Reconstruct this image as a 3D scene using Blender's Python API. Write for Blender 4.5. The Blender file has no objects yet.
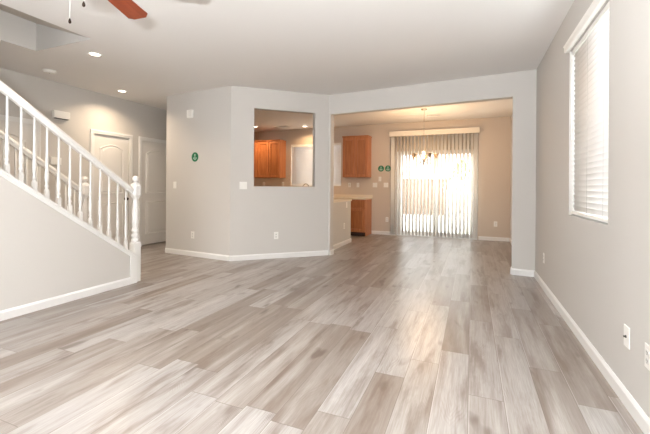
import bpy, bmesh, math, random
from mathutils import Vector, Matrix

# ------------------------------------------------------------------ camera, world, lights, exposure
S = bpy.context.scene
COL = S.collection
R = math.radians
PI = math.pi

cam_d = bpy.data.cameras.new('camera')
cam_d.sensor_width = 36.0
cam_d.lens = 36.0 * 361.0 / 650.0
cam_d.shift_y = -(217 - 187.1) / 650.0
cam_d.clip_start = 0.02
cam = bpy.data.objects.new('camera', cam_d)
COL.objects.link(cam)
cam.matrix_world = (Matrix.Translation((0, 0, 1.166)) @ Matrix.Rotation(R(22.1), 4, 'Z')
                    @ Matrix.Rotation(R(90), 4, 'X') @ Matrix.Rotation(R(0.4), 4, 'Z'))
S.camera = cam

S.view_settings.view_transform = 'Standard'
S.view_settings.look = 'None'
S.view_settings.gamma = 1
S.view_settings.use_curve_mapping = False
S.view_settings.exposure = -0.27

world = bpy.data.worlds.new('sky')
S.world = world
world.use_nodes = True
bg = world.node_tree.nodes['Background']
bg.inputs['Color'].default_value = (0.93, 0.96, 1.0, 1)
bg.inputs['Strength'].default_value = 8.2


def lamp(name, kind, loc, energy, color, rot=(0, 0, 0), **kw):
    d = bpy.data.lights.new(name, kind)
    d.energy = energy
    d.color = color
    for k, v in kw.items():
        setattr(d, k, v)
    o = bpy.data.objects.new(name, d)
    o.location = loc
    o.rotation_euler = rot
    COL.objects.link(o)
    return o


lamp('sun', 'SUN', (0, 0, 8), 2.0, (1.0, 0.96, 0.9), (R(38), 0, R(-15)), angle=R(1))
# fill light added at a made-up opening in the rear wall, behind the camera
lamp('rear_fill_light', 'AREA', (-2.09, -2.38, 1.5), 33, (0.93, 0.96, 1.0), (R(90), 0, 0),
     shape='RECTANGLE', size=2.8, size_y=1.36)
# the photographer's flash beside the camera
lamp('camera_flash', 'AREA', (-0.05, -0.5, 1.35), 470, (0.93, 0.975, 1.0), (R(180 - 0), 0, R(22)), shape='DISK', size=0.13)

WARM = (1.0, 0.65, 0.35)
WARM2 = (1.0, 0.78, 0.55)

# ------------------------------------------------------------------ materials


def new_mat(name):
    m = bpy.data.materials.new(name)
    m.use_nodes = True
    nt = m.node_tree
    return m, nt, nt.nodes['Principled BSDF']


def lin(r, g, b):
    f = lambda c: c / 12.92 if c <= 0.04045 else ((c + 0.055) / 1.055) ** 2.4
    return (f(r / 255), f(g / 255), f(b / 255), 1)


def plain(name, col, rough=0.5, metal=0.0, bump=0.0, bscale=60, var=0.0, vscale=4, spec=0.5):
    m, nt, p = new_mat(name)
    p.inputs['Base Color'].default_value = col
    p.inputs['Roughness'].default_value = rough
    p.inputs['Metallic'].default_value = metal
    p.inputs['Specular IOR Level'].default_value = spec
    geo = nt.nodes.new('ShaderNodeNewGeometry')
    if var:
        n = nt.nodes.new('ShaderNodeTexNoise')
        n.inputs['Scale'].default_value = vscale
        n.inputs['Detail'].default_value = 4
        nt.links.new(geo.outputs['Position'], n.inputs['Vector'])
        mx = nt.nodes.new('ShaderNodeMix')
        mx.data_type = 'RGBA'
        mx.inputs[6].default_value = tuple(c * (1 - var) for c in col[:3]) + (1,)
        mx.inputs[7].default_value = tuple(min(1, c * (1 + var)) for c in col[:3]) + (1,)
        nt.links.new(n.outputs['Fac'], mx.inputs[0])
        nt.links.new(mx.outputs[2], p.inputs['Base Color'])
    if bump:
        n = nt.nodes.new('ShaderNodeTexNoise')
        n.inputs['Scale'].default_value = bscale
        n.inputs['Detail'].default_value = 3
        nt.links.new(geo.outputs['Position'], n.inputs['Vector'])
        b = nt.nodes.new('ShaderNodeBump')
        b.inputs['Strength'].default_value = bump
        b.inputs['Distance'].default_value = 0.004
        nt.links.new(n.outputs['Fac'], b.inputs['Height'])
        nt.links.new(b.outputs['Normal'], p.inputs['Normal'])
    return m


def wood(name, c1, c2, rough=0.35, axis='Z', scale=14.0):
    m, nt, p = new_mat(name)
    tc = nt.nodes.new('ShaderNodeTexCoord')
    mp = nt.nodes.new('ShaderNodeMapping')
    sc = {'X': (0.08, 1, 1), 'Y': (1, 0.08, 1), 'Z': (1, 1, 0.08)}[axis]
    mp.inputs['Scale'].default_value = tuple(s * scale for s in sc)
    nt.links.new(tc.outputs['Object'], mp.inputs['Vector'])
    n = nt.nodes.new('ShaderNodeTexNoise')
    n.inputs['Scale'].default_value = 2.2
    n.inputs['Detail'].default_value = 6
    n.inputs['Distortion'].default_value = 0.6
    nt.links.new(mp.outputs['Vector'], n.inputs['Vector'])
    r = nt.nodes.new('ShaderNodeValToRGB')
    r.color_ramp.elements[0].position = 0.3
    r.color_ramp.elements[0].color = c1
    r.color_ramp.elements[1].position = 0.7
    r.color_ramp.elements[1].color = c2
    nt.links.new(n.outputs['Fac'], r.inputs['Fac'])
    nt.links.new(r.outputs['Color'], p.inputs['Base Color'])
    p.inputs['Roughness'].default_value = rough
    return m


def emit(name, col, strength):
    m, nt, p = new_mat(name)
    p.inputs['Base Color'].default_value = (0.9, 0.9, 0.9, 1)
    p.inputs['Emission Color'].default_value = col
    p.inputs['Emission Strength'].default_value = strength
    return m


def translucent(name, col, amount, rough=0.5):
    m, nt, p = new_mat(name)
    p.inputs['Base Color'].default_value = col
    p.inputs['Roughness'].default_value = rough
    t = nt.nodes.new('ShaderNodeBsdfTranslucent')
    t.inputs['Color'].default_value = col
    mx = nt.nodes.new('ShaderNodeMixShader')
    mx.inputs[0].default_value = amount
    out = nt.nodes['Material Output']
    nt.links.new(p.outputs[0], mx.inputs[1])
    nt.links.new(t.outputs[0], mx.inputs[2])
    nt.links.new(mx.outputs[0], out.inputs['Surface'])
    return m


def glass_mat(name):
    m, nt, p = new_mat(name)
    nt.nodes.remove(p)
    tr = nt.nodes.new('ShaderNodeBsdfTransparent')
    tr.inputs['Color'].default_value = (0.95, 0.97, 0.96, 1)
    gl = nt.nodes.new('ShaderNodeBsdfGlossy')
    gl.inputs['Roughness'].default_value = 0.02
    mx = nt.nodes.new('ShaderNodeMixShader')
    mx.inputs[0].default_value = 0.06
    nt.links.new(tr.outputs[0], mx.inputs[1])
    nt.links.new(gl.outputs[0], mx.inputs[2])
    nt.links.new(mx.outputs[0], nt.nodes['Material Output'].inputs['Surface'])
    return m


def floor_mat():
    m, nt, p = new_mat('vinyl_plank_floor')
    N, L = nt.nodes.new, nt.links.new

    def math_(op, a, b=None, c=None):
        n = N('ShaderNodeMath')
        n.operation = op
        for i, v in enumerate((a, b, c)):
            if v is None:
                continue
            if isinstance(v, (int, float)):
                n.inputs[i].default_value = v
            else:
                L(v, n.inputs[i])
        return n.outputs[0]

    def comb(x, y, z=0.0):
        n = N('ShaderNodeCombineXYZ')
        for i, v in enumerate((x, y, z)):
            if isinstance(v, (int, float)):
                n.inputs[i].default_value = v
            else:
                L(v, n.inputs[i])
        return n.outputs[0]

    def noise(vec, scale, detail=4, rough=0.5, dist=0.0):
        n = N('ShaderNodeTexNoise')
        n.inputs['Scale'].default_value = scale
        n.inputs['Detail'].default_value = detail
        n.inputs['Roughness'].default_value = rough
        n.inputs['Distortion'].default_value = dist
        L(vec, n.inputs['Vector'])
        return n.outputs['Fac']

    def ramp(fac, stops):
        n = N('ShaderNodeValToRGB')
        e = n.color_ramp.elements
        e[0].position, e[0].color = stops[0]
        e[1].position, e[1].color = stops[-1]
        for s, c in stops[1:-1]:
            x = e.new(s)
            x.color = c
        L(fac, n.inputs['Fac'])
        return n.outputs['Color']

    def mix(fac, a, b, mode='MIX'):
        n = N('ShaderNodeMix')
        n.data_type = 'RGBA'
        n.blend_type = mode
        for i, v in ((0, fac), (6, a), (7, b)):
            if isinstance(v, (int, float)):
                n.inputs[i].default_value = v
            elif isinstance(v, tuple):
                n.inputs[i].default_value = v
            else:
                L(v, n.inputs[i])
        return n.outputs[2]

    g = lambda v: (v, v, v, 1)
    geo = N('ShaderNodeNewGeometry')
    sp = N('ShaderNodeSeparateXYZ')
    L(geo.outputs['Position'], sp.inputs[0])
    x, y = sp.outputs['X'], sp.outputs['Y']
    W, LEN = 0.182, 1.25
    xr = math_('DIVIDE', math_('ADD', x, 20.03), W)
    row = math_('FLOOR', xr)
    wn = N('ShaderNodeTexWhiteNoise')
    wn.noise_dimensions = '1D'
    L(row, wn.inputs['W'])
    yr = math_('ADD', math_('DIVIDE', math_('ADD', y, 20.0), LEN), math_('MULTIPLY', wn.outputs['Value'], 7.31))
    coln = math_('FLOOR', yr)
    wn2 = N('ShaderNodeTexWhiteNoise')
    wn2.noise_dimensions = '2D'
    L(comb(row, coln), wn2.inputs['Vector'])
    rnd = wn2.outputs['Value']
    sc = N('ShaderNodeSeparateColor')
    L(wn2.outputs['Color'], sc.inputs[0])
    r2, r3 = sc.outputs[1], sc.outputs[2]
    fx = math_('SUBTRACT', xr, row)
    fy = math_('SUBTRACT', yr, coln)

    base = ramp(rnd, [(0.0, lin(132, 120, 111)), (0.25, lin(152, 144, 138)), (0.6, lin(168, 163, 160)), (0.85, lin(172, 168, 165)), (1.0, lin(142, 131, 122))])
    off = math_('MULTIPLY', rnd, 71.0)
    off2 = math_('MULTIPLY', r2, 43.0)
    # broad brown streaks along the board
    v1 = comb(math_('ADD', math_('MULTIPLY', x, 9.5), off), math_('ADD', math_('MULTIPLY', y, 1.45), off2), off)
    s1 = ramp(noise(v1, 1.0, 5, 0.6, 0.25), [(0.50, g(0)), (0.64, g(1))])
    c = mix(math_('MULTIPLY', s1, 0.62), base, lin(106, 89, 77))
    v5 = comb(math_('ADD', math_('MULTIPLY', x, 30.0), off2), math_('ADD', math_('MULTIPLY', y, 1.5), off), off)
    s5 = ramp(noise(v5, 1.0, 4, 0.6, 0.1), [(0.50, g(0)), (0.68, g(1))])
    c = mix(math_('MULTIPLY', s5, 0.36), c, lin(112, 96, 84))
    # pale wash
    v2 = comb(math_('ADD', math_('MULTIPLY', x, 9.0), off2), math_('ADD', math_('MULTIPLY', y, 0.7), off), off2)
    s2 = ramp(noise(v2, 1.0, 3), [(0.5, g(0)), (0.75, g(1))])
    c = mix(math_('MULTIPLY', s2, 0.55), c, lin(196, 192, 188))
    # cathedral rings
    cx = math_('SUBTRACT', fx, math_('ADD', 0.2, math_('MULTIPLY', r3, 0.6)))
    cy = math_('SUBTRACT', fy, math_('ADD', 0.2, math_('MULTIPLY', r2, 0.6)))
    nz = noise(comb(math_('MULTIPLY', x, 9.0), math_('MULTIPLY', y, 3.0), off), 1.0, 2)
    rad = math_('ADD', math_('ADD', math_('MULTIPLY', math_('ABSOLUTE', cx), 10.0), math_('MULTIPLY', math_('MULTIPLY', cy, cy), 60.0)), math_('MULTIPLY', nz, 5.0))
    ring = math_('POWER', math_('ADD', math_('MULTIPLY', math_('SINE', math_('MULTIPLY', rad, 7.0)), 0.5), 0.5), 2.0)
    msk = ramp(noise(comb(math_('ADD', math_('MULTIPLY', x, 6.0), off2), math_('ADD', math_('MULTIPLY', y, 2.0), off)), 1.0, 1), [(0.60, g(0)), (0.68, g(1))])
    c = mix(math_('MULTIPLY', math_('MULTIPLY', ring, msk), 0.24), c, lin(120, 100, 86))
    # fine pores
    v3 = comb(math_('MULTIPLY', x, 170.0), math_('ADD', math_('MULTIPLY', y, 6.0), off), off)
    s3 = ramp(noise(v3, 1.0, 4, 0.6), [(0.35, g(1)), (0.62, g(0))])
    c = mix(math_('MULTIPLY', s3, 0.34), c, lin(116, 101, 90))
    # knots
    v4 = comb(math_('ADD', math_('MULTIPLY', x, 9.0), off), math_('ADD', math_('MULTIPLY', y, 3.2), off2), off2)
    s4 = ramp(noise(v4, 1.0, 2, 0.4), [(0.66, g(0)), (0.76, g(1))])
    c = mix(math_('MULTIPLY', s4, 0.6), c, lin(84, 66, 55))
    # seams
    ex = math_('MINIMUM', fx, math_('SUBTRACT', 1.0, fx))
    ey = math_('MINIMUM', fy, math_('SUBTRACT', 1.0, fy))
    sx = math_('LESS_THAN', ex, 0.011)
    sy = math_('LESS_THAN', ey, 0.0018)
    seam = math_('MAXIMUM', sx, sy)
    c = mix(math_('MULTIPLY', seam, 0.5), c, lin(96, 80, 70))
    seam_highlight = math_('MULTIPLY', math_('MULTIPLY', math_('GREATER_THAN', fx, 0.0085), math_('LESS_THAN', fx, 0.035)), math_('GREATER_THAN', r3, 0.45))
    c = mix(math_('MULTIPLY', seam_highlight, 0.35), c, lin(206, 202, 198))  # painted bevel highlight: pale line along one side of some seams
    L(c, p.inputs['Base Color'])
    rg = N('ShaderNodeMapRange')
    L(noise(v3, 1.0, 2), rg.inputs[0])
    rg.inputs[3].default_value = 0.27
    rg.inputs[4].default_value = 0.33
    L(rg.outputs[0], p.inputs['Roughness'])
    p.inputs['Specular IOR Level'].default_value = 0.45
    b = N('ShaderNodeBump')
    b.inputs['Strength'].default_value = 0.05
    b.inputs['Distance'].default_value = 0.002
    L(math_('SUBTRACT', math_('MULTIPLY', noise(v3, 1.0, 3), 0.35), seam), b.inputs['Height'])
    L(b.outputs['Normal'], p.inputs['Normal'])
    return m


M = {}
M['wall'] = plain('greige_wall_paint', lin(206, 202, 197), 0.7, bump=0.10, bscale=140, spec=0.3)
M['tan'] = plain('tan_wall_paint', lin(205, 192, 178), 0.7, bump=0.10, bscale=140, spec=0.3)
M['ceil'] = plain('white_ceiling_paint', lin(238, 236, 234), 0.8, bump=0.12, bscale=120, spec=0.2)
M['trim'] = plain('white_trim_paint', lin(234, 233, 231), 0.35)
M['door'] = plain('white_door_paint', lin(228, 225, 221), 0.4)
M['rail'] = plain('white_railing_enamel', lin(232, 231, 229), 0.35)
M['floor'] = floor_mat()
M['carpet'] = plain('beige_carpet', lin(190, 178, 165), 0.95, bump=0.6, bscale=300)
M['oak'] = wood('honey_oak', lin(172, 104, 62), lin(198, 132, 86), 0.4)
M['oak_in'] = wood('honey_oak_panel', lin(160, 95, 55), lin(186, 121, 76), 0.4)  # darker tone standing in for the missing shade around panels and drawers
M['dark'] = plain('dark_brown_toe_board', lin(62, 42, 32), 0.6)
M['counter'] = plain('cream_laminate', lin(226, 214, 196), 0.3, var=0.05, vscale=90)
M['blade'] = wood('cherry_fan_blade', lin(142, 62, 36), lin(168, 82, 48), 0.35, 'X', 10)
M['nickel'] = plain('brushed_nickel', lin(190, 184, 176), 0.3, 1.0)
M['chrome'] = plain('chrome_faucet', lin(215, 215, 215), 0.12, 1.0)
M['bronze'] = plain('dark_bronze_knob', lin(58, 46, 40), 0.3, 1.0)
M['plastic'] = plain('white_plastic', lin(240, 238, 233), 0.35)
M['plastic2'] = plain('grey_white_plastic', lin(222, 220, 216), 0.45)
M['slot'] = plain('slot_grey', lin(70, 66, 62), 0.6)
M['screen'] = plain('lcd_grey', lin(90, 88, 84), 0.2)
M['green'] = plain('green_sticker_vinyl', lin(16, 110, 72), 0.4)
M['print'] = plain('pale_sticker_print', lin(196, 224, 208), 0.5)
M['vane'] = translucent('ivory_blind_vane', lin(247, 244, 239), 0.30)
M['slat'] = translucent('white_blind_slat', lin(246, 243, 240), 0.10, 0.4)
M['slat_lit'] = translucent('white_blind_slat_lit', lin(246, 244, 242), 0.22, 0.4)  # same slat passing more light, to brighten the kitchen and its blind
M['valance'] = plain('ivory_valance', lin(236, 226, 210), 0.4)
M['vinyl'] = plain('white_vinyl_frame', lin(240, 240, 238), 0.35)
M['glass'] = glass_mat('clear_pane')
M['frost'] = translucent('frosted_glass_shade', lin(232, 226, 218), 0.25, 0.3)
M['shade'] = translucent('smoky_glass_shade', lin(146, 128, 106), 0.15, 0.3)
M['bulb'] = emit('warm_bulb', (1.0, 0.85, 0.65, 1), 1.6)
M['lens'] = emit('lit_downlight_lens', (1.0, 0.86, 0.68, 1), 9)
M['concrete'] = plain('pale_patio_concrete', lin(214, 206, 196), 0.8, var=0.06, vscale=3, bump=0.2)
M['stucco'] = plain('tan_block_wall', lin(120, 96, 77), 0.9, bump=0.4, bscale=50, var=0.06)
M['fence'] = plain('white_vinyl_fence', lin(238, 234, 226), 0.5)
M['leaf'] = plain('shrub_leaf', lin(112, 130, 70), 0.5, var=0.35, vscale=9)
M['bark'] = plain('shrub_bark', lin(110, 88, 66), 0.9, bump=0.4)

# ------------------------------------------------------------------ mesh helpers


class MB:
    """collects shapes and links them as ONE mesh object"""

    def __init__(self):
        self.v, self.f, self.sm = [], [], []

    def add(self, vs, fs, smooth=False):
        n = len(self.v)
        self.v += [tuple(p) for p in vs]
        self.f += [tuple(i + n for i in f) for f in fs]
        self.sm += [smooth] * len(fs)
        return self

    def box(self, x0, x1, y0, y1, z0, z1, M_=None):
        vs = [Vector(p) for p in ((x0, y0, z0), (x1, y0, z0), (x1, y1, z0), (x0, y1, z0),
                                  (x0, y0, z1), (x1, y0, z1), (x1, y1, z1), (x0, y1, z1))]
        if M_:
            vs = [M_ @ p for p in vs]
        return self.add(vs, [(0, 3, 2, 1), (4, 5, 6, 7), (0, 1, 5, 4), (1, 2, 6, 5), (2, 3, 7, 6), (3, 0, 4, 7)])

    def prism(self, poly, a, b, axis='Z', smooth=False):
        """poly of 2D points extruded from a to b. axis Z: (x,y); X: (y,z); Y: (x,z)"""
        def p(q, t):
            return {'Z': (q[0], q[1], t), 'X': (t, q[0], q[1]), 'Y': (q[0], t, q[1])}[axis]
        n = len(poly)
        vs = [p(q, a) for q in poly] + [p(q, b) for q in poly]
        fs = [tuple(range(n - 1, -1, -1)), tuple(range(n, 2 * n))]
        self.add(vs, fs)
        self.add(vs, [(i, (i + 1) % n, n + (i + 1) % n, n + i) for i in range(n)], smooth)
        return self

    def lathe(self, prof, seg=20, M_=None, smooth=True):
        """prof: (radius, z) from bottom to top"""
        vs, fs = [], []
        for r, z in prof:
            for k in range(seg):
                a = 2 * PI * k / seg
                vs.append(Vector((r * math.cos(a), r * math.sin(a), z)))
        if M_:
            vs = [M_ @ q for q in vs]
        m = len(prof)
        for i in range(m - 1):
            for k in range(seg):
                k2 = (k + 1) % seg
                fs.append((i * seg + k, i * seg + k2, (i + 1) * seg + k2, (i + 1) * seg + k))
        self.add(vs, fs, smooth)
        self.add(vs, [tuple(range(seg - 1, -1, -1)), tuple((m - 1) * seg + k for k in range(seg))])
        return self

    def tube(self, pts, r, seg=8, closed=False):
        pts = [Vector(q) for q in pts]
        n = len(pts)
        rs = r if isinstance(r, (list, tuple)) else [r] * n
        vs, fs = [], []
        up = None
        for i, q in enumerate(pts):
            if closed:
                t = (pts[(i + 1) % n] - pts[i - 1]).normalized()
            else:
                t = (pts[min(i + 1, n - 1)] - pts[max(i - 1, 0)]).normalized()
            if up is None:
                up = t.orthogonal().normalized()
            else:
                up = (up - t * up.dot(t)).normalized()
            w = t.cross(up)
            for k in range(seg):
                a = 2 * PI * k / seg
                vs.append(q + (up * math.cos(a) + w * math.sin(a)) * rs[i])
        for i in range(n if closed else n - 1):
            j = (i + 1) % n
            for k in range(seg):
                k2 = (k + 1) % seg
                fs.append((i * seg + k, i * seg + k2, j * seg + k2, j * seg + k))
        self.add(vs, fs, True)
        if not closed:
            self.add(vs, [tuple(range(seg - 1, -1, -1)), tuple((n - 1) * seg + k for k in range(seg))])
        return self

    def build(self, name, mat, parent=None, bevel=0.0, loc=None, rotz=0.0):
        me = bpy.data.meshes.new(name)
        me.from_pydata(self.v, [], self.f)
        me.polygons.foreach_set('use_smooth', self.sm)
        bm = bmesh.new()
        bm.from_mesh(me)
        bmesh.ops.remove_doubles(bm, verts=bm.verts, dist=1e-5)
        bmesh.ops.recalc_face_normals(bm, faces=bm.faces)
        bm.to_mesh(me)
        bm.free()
        me.materials.append(mat)
        o = bpy.data.objects.new(name, me)
        COL.objects.link(o)
        if parent:
            o.parent = parent
        if loc:
            o.location = loc
        o.rotation_euler.z = rotz
        if bevel:
            b = o.modifiers.new('edge', 'BEVEL')
            b.width = bevel
            b.segments = 2
            b.limit_method = 'ANGLE'
            b.angle_limit = R(40)
        return o


def tag(o, label=None, cat=None, group=None, kind=None):
    for k, v in (('label', label), ('category', cat), ('group', group), ('kind', kind)):
        if v:
            o[k] = v
    return o


def thing(name, label, cat, loc=(0, 0, 0), rotz=0.0, group=None):
    o = bpy.data.objects.new(name, None)
    o.empty_display_size = 0.1
    COL.objects.link(o)
    o.location = loc
    o.rotation_euler.z = rotz
    return tag(o, label, cat, group)


def dup(root, loc, rotz, label, group=None):
    r = root.copy()
    COL.objects.link(r)
    r.location = loc
    r.rotation_euler.z = rotz
    r['label'] = label
    if group:
        r['group'] = group
    for ch in list(root.children):
        c = ch.copy()
        COL.objects.link(c)
        c.parent = r
        for g in ch.children:
            d = g.copy()
            COL.objects.link(d)
            d.parent = c
    return r


def struct(o):
    o['kind'] = 'structure'
    return o


def grid_solid(mb, uc, vc, solid, place, t0, t1):
    """solid cells of a u/v grid, thickness t0..t1; place(u, v, t) -> point"""
    nu, nv = len(uc) - 1, len(vc) - 1
    s = [[solid((uc[i] + uc[i + 1]) / 2, (vc[j] + vc[j + 1]) / 2) for j in range(nv)] for i in range(nu)]
    q = lambda i, j: 0 <= i < nu and 0 <= j < nv and s[i][j]
    for i in range(nu):
        for j in range(nv):
            if not s[i][j]:
                continue
            u0, u1, v0, v1 = uc[i], uc[i + 1], vc[j], vc[j + 1]
            P = lambda u, v, t: place(u, v, t)
            for t in (t0, t1):
                mb.add([P(u0, v0, t), P(u1, v0, t), P(u1, v1, t), P(u0, v1, t)], [(0, 1, 2, 3)])
            for cond, a, b in ((q(i - 1, j), (u0, v0), (u0, v1)), (q(i + 1, j), (u1, v0), (u1, v1)),
                               (q(i, j - 1), (u0, v0), (u1, v0)), (q(i, j + 1), (u0, v1), (u1, v1))):
                if not cond:
                    mb.add([P(*a, t0), P(*b, t0), P(*b, t1), P(*a, t1)], [(0, 1, 2, 3)])


HC = 2.74


def wall(name, A, B, thick=0.12, openings=(), z0=0.0, z1=HC, backing=0.0, mat=None):
    """front face runs from A to B seen with A at the left; body behind it"""
    A, B = Vector(A), Vector(B)
    L = (B - A).length
    th = math.atan2(B.y - A.y, B.x - A.x)
    uc = sorted({0.0, L} | {o[0] for o in openings} | {o[1] for o in openings})
    vc = sorted({z0, z1} | {o[2] for o in openings} | {o[3] for o in openings})
    mb = MB()
    grid_solid(mb, uc, vc, lambda u, v: not any(o[0] < u < o[1] and o[2] < v < o[3] for o in openings),
               lambda u, v, t: (u, t, v), 0.0, thick)
    if backing:
        mb.box(0, L, thick, thick + backing, z0, z1)
    return struct(mb.build(name, mat or M['wall'], loc=(A.x, A.y, 0), rotz=th))


def baseboard(name, A, B, h=0.085, t=0.015, gaps=()):
    A, B = Vector(A), Vector(B)
    L = (B - A).length
    th = math.atan2(B.y - A.y, B.x - A.x)
    mb = MB()
    cuts = [0.0] + [g for gp in gaps for g in gp] + [L]
    for i in range(0, len(cuts), 2):
        if cuts[i + 1] - cuts[i] > 0.005:
            mb.prism([(0, 0), (-t, 0), (-t, h - 0.018), (-t * 0.45, h - 0.004), (-t * 0.35, h), (0, h)], cuts[i], cuts[i + 1], 'X')
    return struct(mb.build(name, M['trim'], loc=(A.x, A.y, 0), rotz=th))


# ------------------------------------------------------------------ the shell
XR = 0.785          # right wall
XL = -5.88          # hall wall
YB = 8.85           # back wall
A45, B45 = (-3.49, 4.67), (-2.275, 5.76)
LC = (-4.955, 4.81)
PF = (XR, 5.46)     # right end of the portal wall

fl = MB()
fl.box(-6.8, 1.0, -2.6, 9.0, -0.1, 0.0)
struct(fl.build('floor', M['floor']))

HX0, HX1, HY0, HY1 = -4.75, -3.8, -1.0, 2.65
ce = MB()
grid_solid(ce, [-6.8, HX0, HX1, 1.0], [-2.6, HY0, HY1, 9.05],
           lambda u, v: not (HX0 < u < HX1 and HY0 < v < HY1), lambda u, v, t: (u, v, t), HC, HC + 0.02)
struct(ce.build('ceiling', M['ceil']))
# stair opening: sloped soffit over the lower flight, then the open shaft
so = MB()
so.box(HX0 - 0.1, HX0, HY0, HY1 + 0.1, HC + 0.021, 4.3)
so.box(HX0, HX1 + 0.1, HY1, HY1 + 0.1, HC + 0.021, 4.3)
so.box(HX0, HX0 + 0.004, HY0, HY1, HC, 4.3)
so.box(HX0, HX1, HY1 - 0.004, HY1, HC, 4.3)
so.box(HX0 - 0.1, HX1 + 0.1, HY0 - 0.1, HY0, HC + 0.02, 4.3)
so.box(HX1, HX1 + 0.1, HY0, HY1, HC + 0.02, 4.3)
so.box(HX0 - 0.1, HX1 + 0.1, HY0 - 0.1, HY1 + 0.1, 4.3, 4.4)
struct(so.build('wall_stairwell', M['wall']))
sl = MB()
sl.prism([(HX1, HC + 0.002), (HX1, HC + 0.14), (HX0, 3.2), (HX0, 3.065)], 1.2, HY1, 'Y')
struct(sl.build('ceiling_soffit', M['wall']))

wall('wall_right', (XR, YB), (XR, -2.4), 0.16,
     [(YB - 3.71, YB - 2.735, 0.94, 2.36)])
baseboard('baseboard_right', (XR, 5.44), (XR, -2.4))
baseboard('baseboard_dining', (XR, YB), (XR, 5.62))
# back wall: kitchen window and patio door
BX0 = -6.55
wall('wall_back', (BX0, YB), (XR, YB), 0.16,
     [(-4.611 - BX0, -3.145 - BX0, 1.2, 2.33), (-1.70 - BX0, 0.13 - BX0, 0.0, 2.05)], mat=M['tan'])
baseboard('baseboard_back', (-2.32, YB), (XR, YB), gaps=[(0.60, 2.47)])
wall('wall_kitchen', (BX0, 5.95), (BX0, YB), 0.12, mat=M['tan'])
wall('wall_hall_end', (XL, 5.98), (-4.955, 5.98), 0.12)
wall('wall_kitchen_front', (-4.83, 6.10), (BX0, 6.10), 0.02)
# the wall by the hall, the angled wall with the pass-through and the portal wall
wall('wall_hall_side', (-4.955, 5.98), LC, 0.12)
wall('wall_middle', LC, A45, 0.12)
u45 = (Vector(B45) - Vector(A45)).normalized()
wall('wall_angled', A45, B45, 0.13, [(0.36, 1.385, 1.17, 2.42)])
pe = Vector(PF)
pl = Vector(B45)
du = (pe - pl).normalized()
LP = (pe - pl).length
wall('wall_portal', B45, PF, 0.13, [(0.035, LP - 0.277, 0.0, 2.41)])
baseboard('baseboard_middle', LC, A45)
baseboard('baseboard_angled', A45, B45)
baseboard('baseboard_portal_column', pe - du * 0.277, PF)
nrm = Vector((-du.y, du.x))
baseboard('baseboard_column_return', pe - du * 0.277 + nrm * 0.13, pe - du * 0.277)
baseboard('baseboard_portal_jamb', pl + du * 0.035, pl + du * 0.035 + nrm * 0.13)

# hall wall with its three doors
D = [(4.146, 4.833), (5.092, 5.85), (2.56, 3.282)]
wall('wall_left', (XL, -1.0), (XL, 5.98), 0.06, [(a + 1.0, b + 1.0, 0.0, 2.05) for a, b in D], backing=0.08)
baseboard('baseboard_left', (XL, -1.0), (XL, 5.98), gaps=[(3.5, 4.342), (5.086, 5.886), (6.03, 6.92)])
wall('wall_hall_rear', (-3.74, -1.0), (-6.0, -1.0), 0.1)
# unseen rear wall of the living room, its opening added to let in light
wall('wall_rear', (XR, -2.4), (-3.74, -2.4), 0.15, [(1.45, 4.3, 0.8, 2.2)])
wall('wall_living_left', (-3.74, -2.4), (-3.74, -1.0), 0.12)

# knee walls of the stairs
SL = 0.715


def cap_z(y):
    return 0.385 + SL * (3.105 - y)


def knee(name, x0, x1):
    mb = MB()
    mb.prism([(3.16, 0), (3.16, cap_z(3.16) - 0.03), (0.85, cap_z(0.85) - 0.03), (0.85, HC), (-1.0, HC), (-1.0, 0)], x0, x1, 'X')
    return struct(mb.build(name, M['wall']))


knee('wall_stair', -3.86, -3.74)
knee('wall_stair_hall', -4.78, -4.66)
baseboard('baseboard_stair', (-3.74, -1.0), (-3.74, 3.10))
baseboard('baseboard_stair_hall', (-4.78, 3.16), (-4.78, -1.0))
for nm, xa, xb in (('trim_stair', -3.742, -3.728), ('trim_stair_hall', -4.67, -4.648)):
    t = MB()
    t.box(xa, xb, 3.095, 3.185, 0, cap_z(3.14) - 0.02)
    t.prism([(0.85, cap_z(0.85) - 0.062), (0.85, cap_z(0.85) - 0.02), (3.17, cap_z(3.17) - 0.02), (3.17, cap_z(3.17) - 0.062)], xa, xb - 0.003, 'X')
    struct(t.build(nm, M['trim']))

st = MB()
for k in range(15):
    y1 = 3.05 - 0.26 * k
    st.box(-4.66, -3.86, y1 - 0.26, y1 + 0.02, 0.185 * k, 0.185 * (k + 1))
    if k:
        st.box(-4.66, -3.86, y1 - 0.26, y1, 0.0, 0.185 * k)
struct(st.build('staircase', M['carpet'], bevel=0.012))

# ------------------------------------------------------------------ stair railings
RS = 0.70


def rail_z(y):          # underside of the handrail
    return 1.118 + RS * (3.08 - y)


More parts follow.
